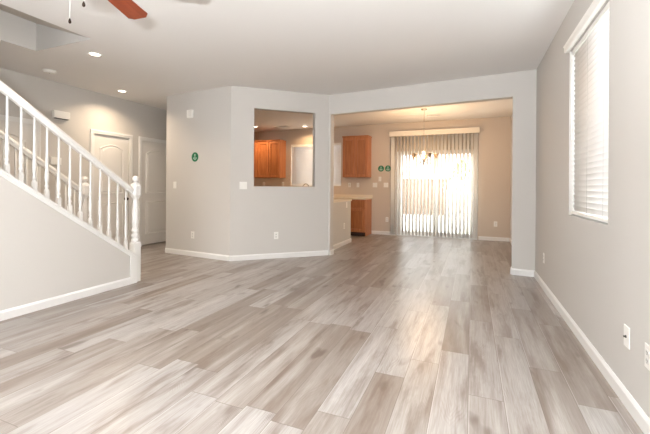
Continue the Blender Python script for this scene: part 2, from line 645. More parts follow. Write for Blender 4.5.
def railing(name, label, xc):
    root = thing(name, label, 'railing', (xc, 3.212, 0))
    X0, Y0 = xc, 3.212
    Y = lambda y: y - Y0
    # sloped cap the balusters stand on
    mb = MB()
    for hw, a, b in ((0.078, -0.028, 0.0), (0.066, -0.045, -0.028)):
        mb.prism([(Y(0.85), cap_z(0.85) + a), (Y(3.17), cap_z(3.17) + a), (Y(3.17), cap_z(3.17) + b), (Y(0.85), cap_z(0.85) + b)], -hw, hw, 'X')
    mb.build('cap_board', M['rail'], root, 0.004)
    # handrail, moulded section swept along the slope
    sec = [(-0.022, 0), (0.022, 0), (0.024, 0.03), (0.033, 0.042), (0.033, 0.062), (0.022, 0.08), (0, 0.085), (-0.022, 0.08), (-0.033, 0.062), (-0.033, 0.042), (-0.024, 0.03)]
    vs = []
    for y in (0.85, 3.175):
        vs += [(x, Y(y), rail_z(y) + z) for x, z in sec]
    n = len(sec)
    hb = MB()
    hb.add(vs, [tuple(range(n)), tuple(range(n, 2 * n))] + [(i, (i + 1) % n, n + (i + 1) % n, n + i) for i in range(n)])
    hb.build('handrail', M['rail'], root, 0.003)
    # newel post
    nb = MB()
    nb.box(-0.045, 0.045, -0.045, 0.045, 0, 0.47)
    nb.add([(-0.045, -0.045, 0.47), (0.045, -0.045, 0.47), (0.045, 0.045, 0.47), (-0.045, 0.045, 0.47),
            (-0.03, -0.03, 0.495), (0.03, -0.03, 0.495), (0.03, 0.03, 0.495), (-0.03, 0.03, 0.495)],
           [(0, 1, 5, 4), (1, 2, 6, 5), (2, 3, 7, 6), (3, 0, 4, 7), (4, 5, 6, 7)])
    nb.lathe([(0.036, 0.485), (0.043, 0.50), (0.043, 0.515), (0.030, 0.525), (0.030, 0.535), (0.040, 0.55), (0.040, 0.575), (0.031, 0.59),
              (0.031, 0.60), (0.042, 0.615), (0.042, 0.63), (0.033, 0.645), (0.030, 0.66), (0.037, 0.72), (0.040, 0.78), (0.038, 0.85),
              (0.032, 0.93), (0.028, 0.985), (0.028, 1.0), (0.036, 1.012), (0.036, 1.025)], 24)
    c = 0.022

    def octo(w, z):
        k = w - c * w / 0.052
        return [(k, -w, z), (w, -k, z), (w, k, z), (k, w, z), (-k, w, z), (-w, k, z), (-w, -k, z), (-k, -w, z)]
    lv = [(0.030, 1.015), (0.052, 1.05), (0.052, 1.165), (0.030, 1.20)]
    vs = [q for w, z in lv for q in octo(w, z)]
    fs = [(i * 8 + k, i * 8 + (k + 1) % 8, i * 8 + 8 + (k + 1) % 8, i * 8 + 8 + k) for i in range(3) for k in range(8)]
    nb.add(vs, fs + [tuple(range(8)), tuple(range(24, 32))])
    np_ = nb.build('newel_post', M['rail'], root, 0.003)
    fb = MB()
    fb.lathe([(0.020, 1.195), (0.028, 1.203), (0.020, 1.213)] + [(0.039 * math.sin(a), 1.248 - 0.038 * math.cos(a)) for a in [R(28) + i * R(150) / 12 for i in range(13)]], 20)
    fb.build('finial', M['rail'], np_)
    # turned balusters, square at the foot
    proto = None
    k = 0
    while 3.082 - 0.108 * k > 0.9:
        y = 3.082 - 0.108 * k
        zb, zt = cap_z(y) - 0.02, rail_z(y) + 0.012
        if proto is None:
            h = zt - zb
            mb = MB()
            s = 0.0165
            mb.box(-s, s, -s, s, 0, 0.115)
            mb.lathe([(0.017, 0.112), (0.018, 0.122), (0.012, 0.132), (0.012, 0.14), (0.0175, 0.15), (0.0175, 0.16), (0.012, 0.172), (0.0115, 0.185),
                      (0.0165, 0.215), (0.0175, 0.245), (0.0155, 0.30), (0.0125, 0.345), (0.0125, 0.352), (0.0165, 0.362), (0.0165, 0.372), (0.0125, 0.382),
                      (0.0125, 0.40), (0.011, 0.50), (0.0085, h)], 12)
            proto = mb.build('baluster', M['rail'], root)
            b = proto
        else:
            b = proto.copy()
            COL.objects.link(b)
            b.parent = root
        b.location = (0, Y(y), zb)
        k += 1
    return root


railing('stair_railing', 'white turned stair railing nearest the living room, on the grey knee wall', -3.80)
railing('stair_railing', 'white stair railing on the hall side, behind the nearer railing', -4.72)

# ------------------------------------------------------------------ doors of the hall


def hall_door(n, y0, y1, knob_at=None):
    w = y1 - y0
    root = struct(thing('door_%d' % n, None, None, (XL, y0, 0), R(90)))
    # local: x along the wall, -y into the hall
    ca = MB()
    H = 2.05
    cw = 0.06
    for a, b in ((-cw, 0.006), (w - 0.006, w + cw)):
        ca.box(a, b, -0.018, 0, 0, H - 0.006)
        ca.box(a + (0.012 if a < 0 else 0.03), b - (0.03 if a < 0 else 0.012), -0.023, -0.018, 0, H)
    ca.box(-cw, w + cw, -0.018, 0, H - 0.006, H + cw)
    ca.box(-cw + 0.012, w + cw - 0.012, -0.023, -0.018, H + 0.024, H + cw - 0.012)
    ca.build('casing', M['trim'], root, 0.003)
    lf = MB()
    lf.box(0.004, w - 0.004, 0.012, 0.05, 0.022, H - 0.004)
    leaf = lf.build('leaf', M['door'], root, 0.002)

    def ring(pts, d=0.012, ht=0.014):
        c = Vector((sum(p[0] for p in pts) / len(pts), sum(p[1] for p in pts) / len(pts)))
        mb = MB()
        loops = []
        zmin, zmax = min(p[1] for p in pts), max(p[1] for p in pts)
        xmin, xmax = min(p[0] for p in pts), max(p[0] for p in pts)
        for k, yy in ((0, 0.012), (0.010, 0.012 - ht), (0.020, 0.012 - ht * 0.3), (0.034, 0.012 - ht * 0.3), (0.055, 0.012 - ht * 0.85)):
            sx = 1 - 2 * k / (xmax - xmin)
            sz = 1 - 2 * k / (zmax - zmin)
            mx, mz = (xmin + xmax) / 2, (zmin + zmax) / 2
            loops.append([(mx + (p[0] - mx) * sx, yy, mz + (p[1] - mz) * sz) for p in pts])
        m = len(pts)
        vs = [q for lp in loops for q in lp]
        fs = [(i * m + k, i * m + (k + 1) % m, (i + 1) * m + (k + 1) % m, (i + 1) * m + k) for i in range(len(loops) - 1) for k in range(m)]
        fs.append(tuple(range((len(loops) - 1) * m, len(loops) * m)))
        mb.add(vs, fs)
        return mb
    e = 0.115
    pts = [(e, 1.02), (w - e, 1.02)]
    for i in range(15):
        t = i / 14
        pts.append((w - e - (w - 2 * e) * t, 1.81 + 0.075 * math.sin(PI * t)))
    ring(pts).build('panel', M['door'], leaf)
    ring([(e, 0.22), (w - e, 0.22), (w - e, 0.87), (e, 0.87)]).build('panel', M['door'], leaf)
    if knob_at:
        kb = MB()
        mt = Matrix.Translation((knob_at - y0, 0.012, 0.925)) @ Matrix.Rotation(R(90), 4, 'X')
        kb.lathe([(0.030, 0.0), (0.030, 0.006), (0.012, 0.010), (0.011, 0.03), (0.022, 0.036), (0.027, 0.048), (0.022, 0.060), (0.008, 0.065)], 18, mt)
        kb.build('door_knob', M['bronze'], leaf)
    for zz in (0.25, 1.05, 1.85):
        hb = MB()
        hx = 0.004 if knob_at and knob_at > (y0 + y1) / 2 else w - 0.004
        hb.box(hx - 0.005, hx + 0.005, -0.002, 0.014, zz - 0.045, zz + 0.045)
        hb.build('hinge', M['nickel'], leaf)
    return root


hall_door(1, *D[0], 4.768)
hall_door(2, *D[1], 5.785)
hall_door(3, *D[2], 2.625)

# ------------------------------------------------------------------ wall plates
PLATE = {}


def plate(kind, loc, rotz, label, group=None):
    name = {'outlet': 'outlet', 'switch': 'light_switch', 'switch2': 'light_switch', 'coax': 'cable_outlet'}[kind]
    cat = {'outlet': 'outlet', 'switch': 'light switch', 'switch2': 'light switch', 'coax': 'cable outlet'}[kind]
    if kind in PLATE:
        return dup(PLATE[kind], loc, rotz, label, group)
    root = thing(name, label, cat, loc, rotz, group)
    w, h = (0.116 if kind == 'switch2' else 0.072) / 2, 0.058
    mb = MB()
    mb.box(-w, w, -0.006, 0, -h, h)
    mb.build('cover_plate', M['plastic'], root, 0.003)
    if kind == 'outlet':
        for zc in (-0.020, 0.020):
            r = MB()
            pts = [(0.017 * math.cos(a), zc + max(-0.0125, min(0.0125, 0.017 * math.sin(a)))) for a in [2 * PI * i / 24 for i in range(24)]]
            r.prism(pts, -0.0085, -0.006, 'Y')
            rc = r.build('receptacle', M['plastic2'], root)
            s = MB()
            for xx in (-0.0065, 0.0065):
                s.box(xx - 0.0012, xx + 0.0012, -0.0088, -0.0084, zc - 0.001, zc + 0.007)
            s.box(-0.002, 0.002, -0.0088, -0.0084, zc - 0.009, zc - 0.005)
            s.build('slot', M['slot'], rc)
    elif kind == 'coax':
        s = MB()
        mt = Matrix.Translation((0, -0.006, 0)) @ Matrix.Rotation(R(90), 4, 'X')
        s.lathe([(0.0075, 0), (0.0075, 0.004), (0.005, 0.005), (0.005, 0.012)], 12, mt)
        s.build('connector', M['slot'], root)
    else:
        for xx in ((-0.023, 0.023) if kind == 'switch2' else (0,)):
            s = MB()
            s.prism([(-0.006, -0.033), (-0.0075, -0.033), (-0.011, 0.033), (-0.006, 0.033)], xx - 0.0165, xx + 0.0165, 'X')
            s.build('rocker', M['plastic'], root, 0.001)
    PLATE[kind] = root
    return root


thB = 0.0
thR = R(-90)
thL = R(90)
thM = math.atan2(A45[1] - LC[1], A45[0] - LC[0])
th45 = math.atan2(u45.y, u45.x)


def on45(u, z, off=0.0):
    n = Vector((u45.y, -u45.x))
    p = Vector(A45) + u45 * u + n * off
    return (p.x, p.y, z)


def onM(x, z):
    t = (x - LC[0]) / (A45[0] - LC[0])
    return (x, LC[1] + (A45[1] - LC[1]) * t, z)


plate('outlet', (XR, 4.847, 0.36), thR, 'white outlet low on the right wall near the portal column')
plate('coax', (XR, 2.422, 0.37), thR, 'white plate with a dark cable jack low on the right wall')
plate('outlet', (XR, 2.165, 0.37), thR, 'white outlet on the right wall cut off by the photo edge')
plate('outlet', on45(0.727, 0.371), th45, 'white outlet below the kitchen pass-through on the angled wall')
plate('switch2', on45(0.195, 1.182), th45, 'white double light switch on the angled wall beside the pass-through')
plate('switch', onM(-4.733, 1.184), thM, 'white light switch near the hall corner, left below the green sticker')
plate('outlet', onM(-4.30, 0.353), thM, 'white outlet low on the wall below the oval green sticker')
plate('outlet', (-1.933, YB, 0.376), thB, 'white outlet low on the back wall left of the patio door')
plate('outlet', (0.497, YB, 0.373), thB, 'white outlet low on the back wall right of the patio door')
plate('outlet', (-2.913, YB, 1.225), thB, 'white outlet above the counter next to the kitchen window')
plate('switch', (-2.685, YB, 1.225), thB, 'white light switch under the middle of the single wall cabinet right of the window')
plate('switch2', (-2.242, YB, 1.227), thB, 'white double switch below the green stickers, farther from the patio door')
plate('switch2', (-1.964, YB, 1.229), thB, 'white double switch below the green stickers, nearer the patio door')
plate('switch', (-2.116, YB, 1.377), thB, 'white switch directly under the two green stickers, topmost of its cluster')
plate('outlet', (-5.465, YB, 1.242), thB, 'white outlet under the pair of wall cabinets seen through the pass-through')
plate('outlet', (-4.853, YB, 1.244), thB, 'white outlet between the paired wall cabinets and kitchen window')
plate('switch', (-2.38, 7.05, 0.80), thL, 'white switch high on the peninsula half wall')
plate('outlet', (-2.38, 6.90, 0.384), thL, 'white outlet low on the peninsula half wall')

# ------------------------------------------------------------------ green stickers


def sticker(loc, rotz, r, label):
    root = thing('wall_sticker', label, 'sticker', loc, rotz, 'green stickers on the walls')
    mt = Matrix.Rotation(R(90), 4, 'X')
    mb = MB()
    mb.lathe([(r, 0), (r, 0.0015)], 36, mt, False)
    mb.build('disc', M['green'], root)
    p = MB()
    y = -0.0018
    pts = [(r * 0.16 * math.cos(a), y, r * 0.46 + r * 0.2 * math.sin(a)) for a in [2 * PI * i / 16 for i in range(16)]]
    p.add(pts, [tuple(range(16))])
    for x0, x1, z0, z1 in ((-0.09, 0.09, -0.02, 0.30), (-0.52, -0.30, -0.34, -0.12), (-0.22, 0.0, -0.34, -0.12), (0.08, 0.26, -0.34, -0.12), (0.33, 0.5, -0.34, -0.12), (-0.34, 0.34, -0.58, -0.46)):
        p.add([(x0 * r, y, z0 * r), (x1 * r, y, z0 * r), (x1 * r, y, z1 * r), (x0 * r, y, z1 * r)], [(0, 1, 2, 3)])
    p.build('print', M['print'], root)
    return root


sticker(onM(-4.261, 1.651), thM, 0.078, 'green sticker with pale print alone on the wall beside the hall')
sticker((-2.092, YB, 1.637), thB, 0.076, 'round green sticker next to the kitchen wall cabinet')
sticker((-1.917, YB, 1.637), thB, 0.076, 'round green sticker on the back wall, the one nearer the patio door')

# boxes on the walls
r_ = thing('door_chime', 'white door chime box on the hall wall above the thermostat', 'door chime', (XL, 3.615, 2.245), thL)
mb = MB()
mb.box(-0.118, 0.118, -0.055, 0, -0.055, 0.058)
mb.build('cover', M['plastic'], r_, 0.006)
mb = MB()
mb.box(-0.095, 0.095, -0.05, -0.004, -0.063, -0.055)
mb.build('grille', M['slot'], r_)

r_ = thing('thermostat', 'small white thermostat on the hall wall behind the stair balusters', 'thermostat', (XL, 3.55, 1.535), thL)
mb = MB()
mb.box(-0.075, 0.075, -0.028, 0, -0.055, 0.055)
mb.build('housing', M['plastic'], r_, 0.006)
mb = MB()
mb.box(0.012, 0.045, -0.0295, -0.028, -0.012, 0.022)
mb.build('display', M['screen'], r_)

r_ = thing('alarm_siren', 'white square siren box high on the wall above the green sticker', 'alarm siren', onM(-4.361, 2.374), thM)
mb = MB()
mb.box(-0.06, 0.06, -0.04, 0, -0.065, 0.065)
mb.build('housing', M['plastic'], r_, 0.006)
mb = MB()
for k in range(6):
    mb.box(-0.02, 0.045, -0.042, -0.04, -0.04 + k * 0.016, -0.033 + k * 0.016)
mb.build('grille', M['plastic2'], r_)

# ------------------------------------------------------------------ ceiling fixtures


def downlight(x, y, label, power, col):
    root = thing('recessed_light', label, 'recessed light', (x, y, HC), 0, 'recessed ceiling lights')
    mb = MB()
    seg = 32
    prof = [(0.055, -0.001), (0.058, -0.006), (0.072, -0.006), (0.077, 0.0), (0.055, 0.0)]
    vs = [(r * math.cos(2 * PI * k / seg), r * math.sin(2 * PI * k / seg), z) for r, z in prof for k in range(seg)]
    n = len(prof)
    mb.add(vs, [(i * seg + k, i * seg + (k + 1) % seg, ((i + 1) % n) * seg + (k + 1) % seg, ((i + 1) % n) * seg + k) for i in range(n) for k in range(seg)], True)
    mb.build('trim_ring', M['trim'], root)
    mb = MB()
    mb.lathe([(0.056, -0.003), (0.056, -0.001)], 32, None, False)
    mb.build('lens', M['lens'], root)
    lamp('downlight_glow', 'AREA', (x, y, HC - 0.012), power, col, (0, 0, 0), shape='DISK', size=0.11, spread=R(140))
    return root


downlight(-4.187, 2.964, 'lit recessed ceiling light beside the stair opening', 20, WARM2)
downlight(-5.395, 4.287, 'lit recessed ceiling light near the hall doors', 17, WARM2)
downlight(-5.28, 8.10, 'lit recessed light above the kitchen wall cabinets at the pass-through edge', 18, WARM)
downlight(-4.02, 8.48, 'lit recessed light above the kitchen window', 12, WARM)

r_ = thing('smoke_detector', 'round white smoke detector on the hall ceiling', 'smoke detector', (-5.378, 3.164, HC))
mb = MB()
mb.lathe([(0.055, -0.036), (0.066, -0.030), (0.070, -0.014), (0.078, -0.012), (0.078, 0.0)], 32)
mb.build('housing', M['plastic'], r_)
mb = MB()
mb.lathe([(0.006, -0.0375), (0.006, -0.036)], 10)
mb.build('test_button', M['slot'], r_)


def vent(x, y, w, d, label):
    root = thing('ceiling_vent', label, 'vent', (x, y, HC), 0, 'ceiling vents')
    f = MB()
    grid_solid(f, [-w / 2, -w / 2 + 0.025, w / 2 - 0.025, w / 2], [-d / 2, -d / 2 + 0.025, d / 2 - 0.025, d / 2],
               lambda u, v: abs(u) > w / 2 - 0.025 or abs(v) > d / 2 - 0.025, lambda u, v, t: (u, v, t), -0.010, 0.0)
    f.build('frame', M['trim'], root)
    b = MB()
    b.box(-w / 2 + 0.02, w / 2 - 0.02, -d / 2 + 0.02, d / 2 - 0.02, -0.002, 0.0)
    b.build('backing', M['slot'], root)
    l = MB()
    n = int((d - 0.05) / 0.022)
    for k in range(n):
        yy = -d / 2 + 0.035 + k * 0.022
        l.box(-w / 2 + 0.022, w / 2 - 0.022, -0.009, 0.009, -0.001, 0.001, Matrix.Translation((0, yy, -0.006)) @ Matrix.Rotation(R(35), 4, 'X'))
    l.build('louver', M['trim'], root)


vent(-4.56, 8.30, 0.36, 0.20, 'white ceiling vent in the kitchen, seen through the pass-through')
vent(-0.78, 8.10, 0.34, 0.16, 'white ceiling vent above the patio door behind the chandelier')

# ceiling fan, its blade reaching into view
FX, FY, FZ = -2.13, 1.41, 2.45
r_ = thing('ceiling_fan', 'ceiling fan with reddish wooden blades and two hanging pull chains', 'ceiling fan', (FX, FY, HC))
mb = MB()
mb.lathe([(0.03, -0.06), (0.065, -0.045), (0.075, 0.0)], 28)
mb.build('canopy', M['nickel'], r_)
mb = MB()
mb.lathe([(0.014, -0.20), (0.014, -0.05)], 14)
mb.build('downrod', M['nickel'], r_)
mb = MB()
mb.lathe([(0.05, -0.325), (0.10, -0.315), (0.125, -0.28), (0.125, -0.23), (0.09, -0.20), (0.03, -0.185)], 32)
mb.build('motor_housing', M['nickel'], r_)
mb = MB()
mb.lathe([(0.01, -0.43), (0.05, -0.425), (0.085, -0.40), (0.105, -0.365), (0.11, -0.335), (0.10, -0.325)], 32)
mb.build('light_bowl', M['frost'], r_)
ang0 = math.atan2(2.035 - FY, -2.36 - FX)
blade = iron = None
for k in range(5):
    if blade is None:
        mb = MB()
        mb.prism([(0.20, -0.055), (0.30, -0.066), (0.615, -0.078), (0.655, -0.045), (0.655, 0.045), (0.625, 0.078), (0.30, 0.066), (0.20, 0.055)], -0.005, 0.005, 'Z')
        blade = mb.build('blade', M['blade'], r_, 0.003)
        b = blade
        mb = MB()
        mb.prism([(0.10, -0.018), (0.20, -0.014), (0.27, -0.035), (0.29, 0.0), (0.27, 0.035), (0.20, 0.014), (0.10, 0.018)], 0.006, 0.012, 'Z')
        iron = mb.build('blade_bracket', M['nickel'], blade, 0.002)
    else:
        b = blade.copy()
        COL.objects.link(b)
        b.parent = r_
        i2 = iron.copy()
        COL.objects.link(i2)
        i2.parent = b
    b.location = (0, 0, FZ - HC)
    b.rotation_euler = (R(-10), 0, ang0 + k * R(72))
    b.rotation_mode = 'XYZ'
for (cx, cy, cz) in ((-2.29, 1.46, 2.17), (-2.075, 1.40, 2.205)):
    mb = MB()
    mb.tube([(cx - FX, cy - FY, cz + 0.02 - HC), (cx - FX, cy - FY, -0.35)], 0.0016, 6)
    ch = mb.build('pull_chain', M['plastic2'], r_)
    mb = MB()
    mb.lathe([(0.003, -0.012), (0.008, -0.006), (0.008, 0.004), (0.003, 0.02)], 12, Matrix.Translation((cx - FX, cy - FY, cz - HC)))
    mb.build('chain_pull', M['bronze'], ch)

# ------------------------------------------------------------------ chandelier
CX_, CY_ = -0.888, 7.42
r_ = thing('chandelier', 'small five-arm chandelier hanging in front of the patio door', 'chandelier', (CX_, CY_, HC))
mb = MB()
mb.lathe([(0.012, -0.035), (0.05, -0.025), (0.062, -0.006), (0.062, 0.0)], 24)
mb.build('canopy', M['nickel'], r_)
mb = MB()
n = 18
for k in range(n):
    z = -0.04 - k * 0.0272
    a = PI / 2 * (k % 2)
    pts = [(0.008 * math.cos(t) * math.cos(a), 0.008 * math.cos(t) * math.sin(a), z - 0.016 + 0.018 * math.sin(t)) for t in [2 * PI * i / 10 for i in range(10)]]
    mb.tube(pts, 0.0025, 5, True)
mb.build('chain', M['nickel'], r_)
mb = MB()
mb.lathe([(0.006, -1.11), (0.016, -1.095), (0.016, -1.08), (0.008, -1.065), (0.03, -1.04), (0.042, -1.01), (0.03, -0.98), (0.014, -0.95), (0.024, -0.90), (0.014, -0.84),
          (0.010, -0.70), (0.010, -0.62), (0.022, -0.575), (0.024, -0.55), (0.010, -0.53)], 20)
mb.build('column', M['nickel'], r_)
arm = None
for k in range(5):
    rz = k * R(72) + R(15)
    if arm is None:
        mb = MB()
        pts = []
        for i in range(17):
            t = i / 16
            pts.append((0.03 + 0.205 * t, 0, -1.01 - 0.085 * math.sin(PI * min(1, t * 1.25) ** 0.9) * (1 - 0.25 * t) + 0.035 * max(0, t - 0.8) / 0.2))
        mb.tube(pts, 0.006, 8)
        arm = mb.build('arm', M['nickel'], r_)
        e = pts[-1]
        T = Matrix.Translation((e[0], 0, e[2]))
        mb = MB()
        mb.lathe([(0.008, -0.012), (0.026, -0.004), (0.028, 0.0), (0.012, 0.006)], 18, T)
        cup = mb.build('cup', M['nickel'], arm)
        mb = MB()
        seg = 20
        prof = [(0.014, 0.004), (0.024, 0.018), (0.029, 0.04), (0.032, 0.06), (0.042, 0.076), (0.039, 0.077), (0.029, 0.06), (0.026, 0.04), (0.021, 0.02), (0.012, 0.008)]
        mb.lathe(prof, seg, T)
        shade = mb.build('glass_shade', M['shade'], arm)
        mb = MB()
        mb.lathe([(0.008, 0.008), (0.010, 0.02), (0.017, 0.035), (0.018, 0.045), (0.012, 0.058), (0.003, 0.064)], 14, T)
        bulb = mb.build('bulb', M['bulb'], arm)
        a = arm
    else:
        a = arm.copy()
        COL.objects.link(a)
        a.parent = r_
        for q in (cup, shade, bulb):
            c = q.copy()
            COL.objects.link(c)
            c.parent = a
    a.rotation_euler.z = rz
    lamp('chandelier_bulb_glow', 'POINT', (CX_ + e[0] * math.cos(rz), CY_ + e[0] * math.sin(rz), HC + e[2] + 0.13), 12.5, WARM, shadow_soft_size=0.03)

# ------------------------------------------------------------------ windows, patio door and blinds


def window(n, loc, rotz, w, h, split=True, depth=0.10):
    """local x along the wall, -y into the room, z from the sill"""
    root = MB()
    f = 0.045
    uc = [0, f, w / 2 - 0.025, w / 2 + 0.025, w - f, w]
    grid_solid(root, uc, [0, f, h - f, h],
               lambda u, v: u < f or u > w - f or v < f or v > h - f or abs(u - w / 2) < 0.025,
               lambda u, v, t: (u, t, v), depth, depth + 0.04)
    o = struct(root.build('window_%d' % n, M['vinyl'], None, 0.003, loc, rotz))
    for a, b in ((f, w / 2 - 0.025), (w / 2 + 0.025, w - f)):
        p = MB()
        p.box(a, b, depth + 0.017, depth + 0.021, f, h - f)
        p.build('pane', M['glass'], o)
    return o


window(1, (XR, 3.71, 0.94), thR, 0.975, 1.42)
window(2, (-4.611, YB, 1.2), thB, 1.466, 1.13)


def blind(name, label, loc, rotz, w, h, tilt, pitch=0.043, y0=0.035, val_over=0.04, val_y=-0.03, smat='slat'):
    """horizontal slats; local x along the wall, -y to the room, origin at sill left corner"""
    root = thing(name, label, 'blind', loc, rotz)
    mb = MB()
    mb.box(0.01, w - 0.01, y0 - 0.022, y0 + 0.022, h - 0.045, h - 0.003)
    mb.build('headrail', M['plastic'], root)
    mb = MB()
    if val_over > 0:
        mb.prism([(0.0, h + 0.002), (val_y, h + 0.002), (val_y - 0.006, h + 0.014), (val_y - 0.006, h + 0.045), (val_y - 0.014, h + 0.058), (0.0, h + 0.058)], -val_over, w + val_over, 'X')
    else:
        mb.prism([(0.012, h - 0.075), (0.004, h - 0.07), (0.004, h - 0.012), (0.0, h - 0.003), (0.012, h - 0.003)], 0.004, w - 0.004, 'X')
    mb.build('valance', M['plastic'], root, 0.002)
    n = int((h - 0.105) / pitch) + 1
    proto = None
    for k in range(n):
        z = 0.062 + k * pitch
        if proto is None:
            mb = MB()
            m = 6
            sw = 0.05
            prof = [(-sw / 2 + sw * i / m, 0.003 * math.sin(PI * i / m)) for i in range(m + 1)]
            poly = prof + [(a, b - 0.0022) for a, b in reversed(prof)]
            mb.prism(poly, 0.012, w - 0.012, 'X', True)
            proto = mb.build('slat', M[smat], root)
            s = proto
        else:
            s = proto.copy()
            COL.objects.link(s)
            s.parent = root
        s.location = (0, y0, z)
        s.rotation_euler = (tilt, 0, 0)
    mb = MB()
    mb.box(0.012, w - 0.012, y0 - 0.025, y0 + 0.025, 0.012, 0.034)
    mb.build('bottom_rail', M['plastic'], root, 0.004)
    for xx in (0.13, w / 2, w - 0.13):
        mb = MB()
        for yy in (-0.026, 0.026):
            mb.tube([(xx, y0 + yy, 0.03), (xx, y0 + yy, h - 0.04)], 0.0012, 5)
        mb.build('ladder_cord', M['plastic2'], root)
    mb = MB()
    mb.tube([(0.07, y0 - 0.034, h - 0.05), (0.07, y0 - 0.034, h * 0.45)], 0.004, 6)
    mb.build('tilt_wand', M['plastic'], root)
    return root


blind('window_blind', 'white slatted blind in the tall window of the right wall', (XR, 3.71, 0.94), thR, 0.975, 1.42, R(-72))
blind('window_blind', 'white slatted blind in the kitchen window beyond the pass-through', (-4.611, YB, 1.2), thB, 1.466, 1.13, R(-66), val_over=-1, smat='slat_lit')

# sliding patio door
DX0, DX1, DH = -1.70, 0.13, 2.05
DW = DX1 - DX0
fr = MB()
grid_solid(fr, [0, 0.04, DW - 0.04, DW], [0, 0.025, DH - 0.04, DH],
           lambda u, v: u < 0.04 or u > DW - 0.04 or v < 0.025 or v > DH - 0.04, lambda u, v, t: (u, t, v), 0.02, 0.13)
d4 = struct(fr.build('door_4', M['vinyl'], None, 0.003, (DX0, YB, 0), 0))


def sash(a, b, y):
    f = 0.06
    mb = MB()
    grid_solid(mb, [a, a + f, b - f, b], [0.025, 0.115, DH - 0.10, DH - 0.04],
               lambda u, v: u < a + f or u > b - f or v < 0.115 or v > DH - 0.10, lambda u, v, t: (u, t, v), y, y + 0.035)
    s = mb.build('sash', M['vinyl'], d4, 0.003)
    p = MB()
    p.box(a + f, b - f, y + 0.015, y + 0.02, 0.115, DH - 0.10)
    p.build('pane', M['glass'], s)
    return s


sash(0.04, DW / 2 + 0.03, 0.08)
s_ = sash(DW / 2 - 0.03, DW - 0.04, 0.04)
mb = MB()
mb.tube([(DW - 0.07, 0.04, 0.95), (DW - 0.07, 0.012, 0.96), (DW - 0.07, 0.012, 1.14), (DW - 0.07, 0.04, 1.15)], 0.008, 8)
mb.build('pull_handle', M['plastic2'], s_)

VX0, VX1 = -1.863, 0.156
r_ = thing('vertical_blind', 'ivory vertical blind hanging open over the sliding patio door', 'blind', (VX0, YB, 0))
VW = VX1 - VX0
mb = MB()
mb.box(0, VW, -0.13, -0.115, 2.405, 2.525)
mb.box(0, 0.012, -0.115, 0, 2.405, 2.525)
mb.box(VW - 0.012, VW, -0.115, 0, 2.405, 2.525)
mb.box(0, VW, -0.115, 0, 2.515, 2.525)
mb.build('valance', M['valance'], r_, 0.003)
mb = MB()
mb.box(0.02, VW - 0.02, -0.085, -0.045, 2.425, 2.465)
mb.build('head_rail', M['plastic2'], r_)
proto = None
nv = 24
for k in range(nv):
    x = 0.075 + (VW - 0.15) * k / (nv - 1)
    if proto is None:
        mb = MB()
        m = 6
        prof = [(-0.0445 + 0.089 * i / m, 0.006 * math.sin(PI * i / m)) for i in range(m + 1)]
        mb.prism(prof + [(a, b - 0.0012) for a, b in reversed(prof)], 0.035, 2.40, 'Z', True)
        proto = mb.build('vane', M['vane'], r_)
        v = proto
        mb = MB()
        mb.box(-0.008, 0.008, -0.002, 0.006, 2.395, 2.43)
        clip = mb.build('vane_clip', M['plastic2'], proto)
    else:
        v = proto.copy()
        COL.objects.link(v)
        v.parent = r_
        c = clip.copy()
        COL.objects.link(c)
        c.parent = v
    v.location = (x, -0.065, 0)
    v.rotation_euler.z = R(-48 if k not in (0, nv - 1) else 20)

# ------------------------------------------------------------------ kitchen


def cab_door(parent, x0, x1, z0, z1, y, knob=None, name='door'):
    f = 0.055
    mb = MB()
    grid_solid(mb, [x0, x0 + f, x1 - f, x1], [z0, z0 + f, z1 - f, z1],
               lambda u, v: u < x0 + f or u > x1 - f or v < z0 + f or v > z1 - f, lambda u, v, t: (u, t, v), y - 0.026, y)
    d = mb.build(name, M['oak'], parent, 0.004)
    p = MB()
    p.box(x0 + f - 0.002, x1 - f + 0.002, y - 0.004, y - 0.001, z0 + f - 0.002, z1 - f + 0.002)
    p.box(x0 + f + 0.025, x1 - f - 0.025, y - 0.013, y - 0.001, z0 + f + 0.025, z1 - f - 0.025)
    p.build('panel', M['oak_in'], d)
    return d


def upper(name, label, x0, x1, nd, z0=1.415, z1=2.405, dep=0.32):
    w = x1 - x0
    root = thing(name, label, 'wall cabinet', (x0, YB, z0), 0, 'oak kitchen wall cabinets')
    h = z1 - z0
    mb = MB()
    mb.box(0, w, -dep, 0, 0, h)
    mb.build('body', M['oak'], root, 0.003)
    mb = MB()
    mb.prism([(0, h), (-dep - 0.022, h), (-dep - 0.034, h + 0.022), (-dep - 0.034, h + 0.03), (0, h + 0.03)], -0.008, w + 0.012, 'X')
    mb.build('crown', M['oak'], root, 0.002)
    dw = w / nd
    for k in range(nd):
        cab_door(root, k * dw + (0.012 if k == 0 else 0.006), (k + 1) * dw - (0.012 if k == nd - 1 else 0.006), 0.015, h - 0.02, -dep)
    return root


upper('wall_cabinet', 'oak wall cabinet on the back wall between kitchen window and green stickers', -2.99, -2.34, 2)
upper('wall_cabinet', 'oak wall cabinet seen whole through the pass-through, next to the kitchen window', -5.46, -4.77, 2)
upper('wall_cabinet', 'oak wall cabinet cut off by the left edge of the pass-through', -6.15, -5.465, 2)


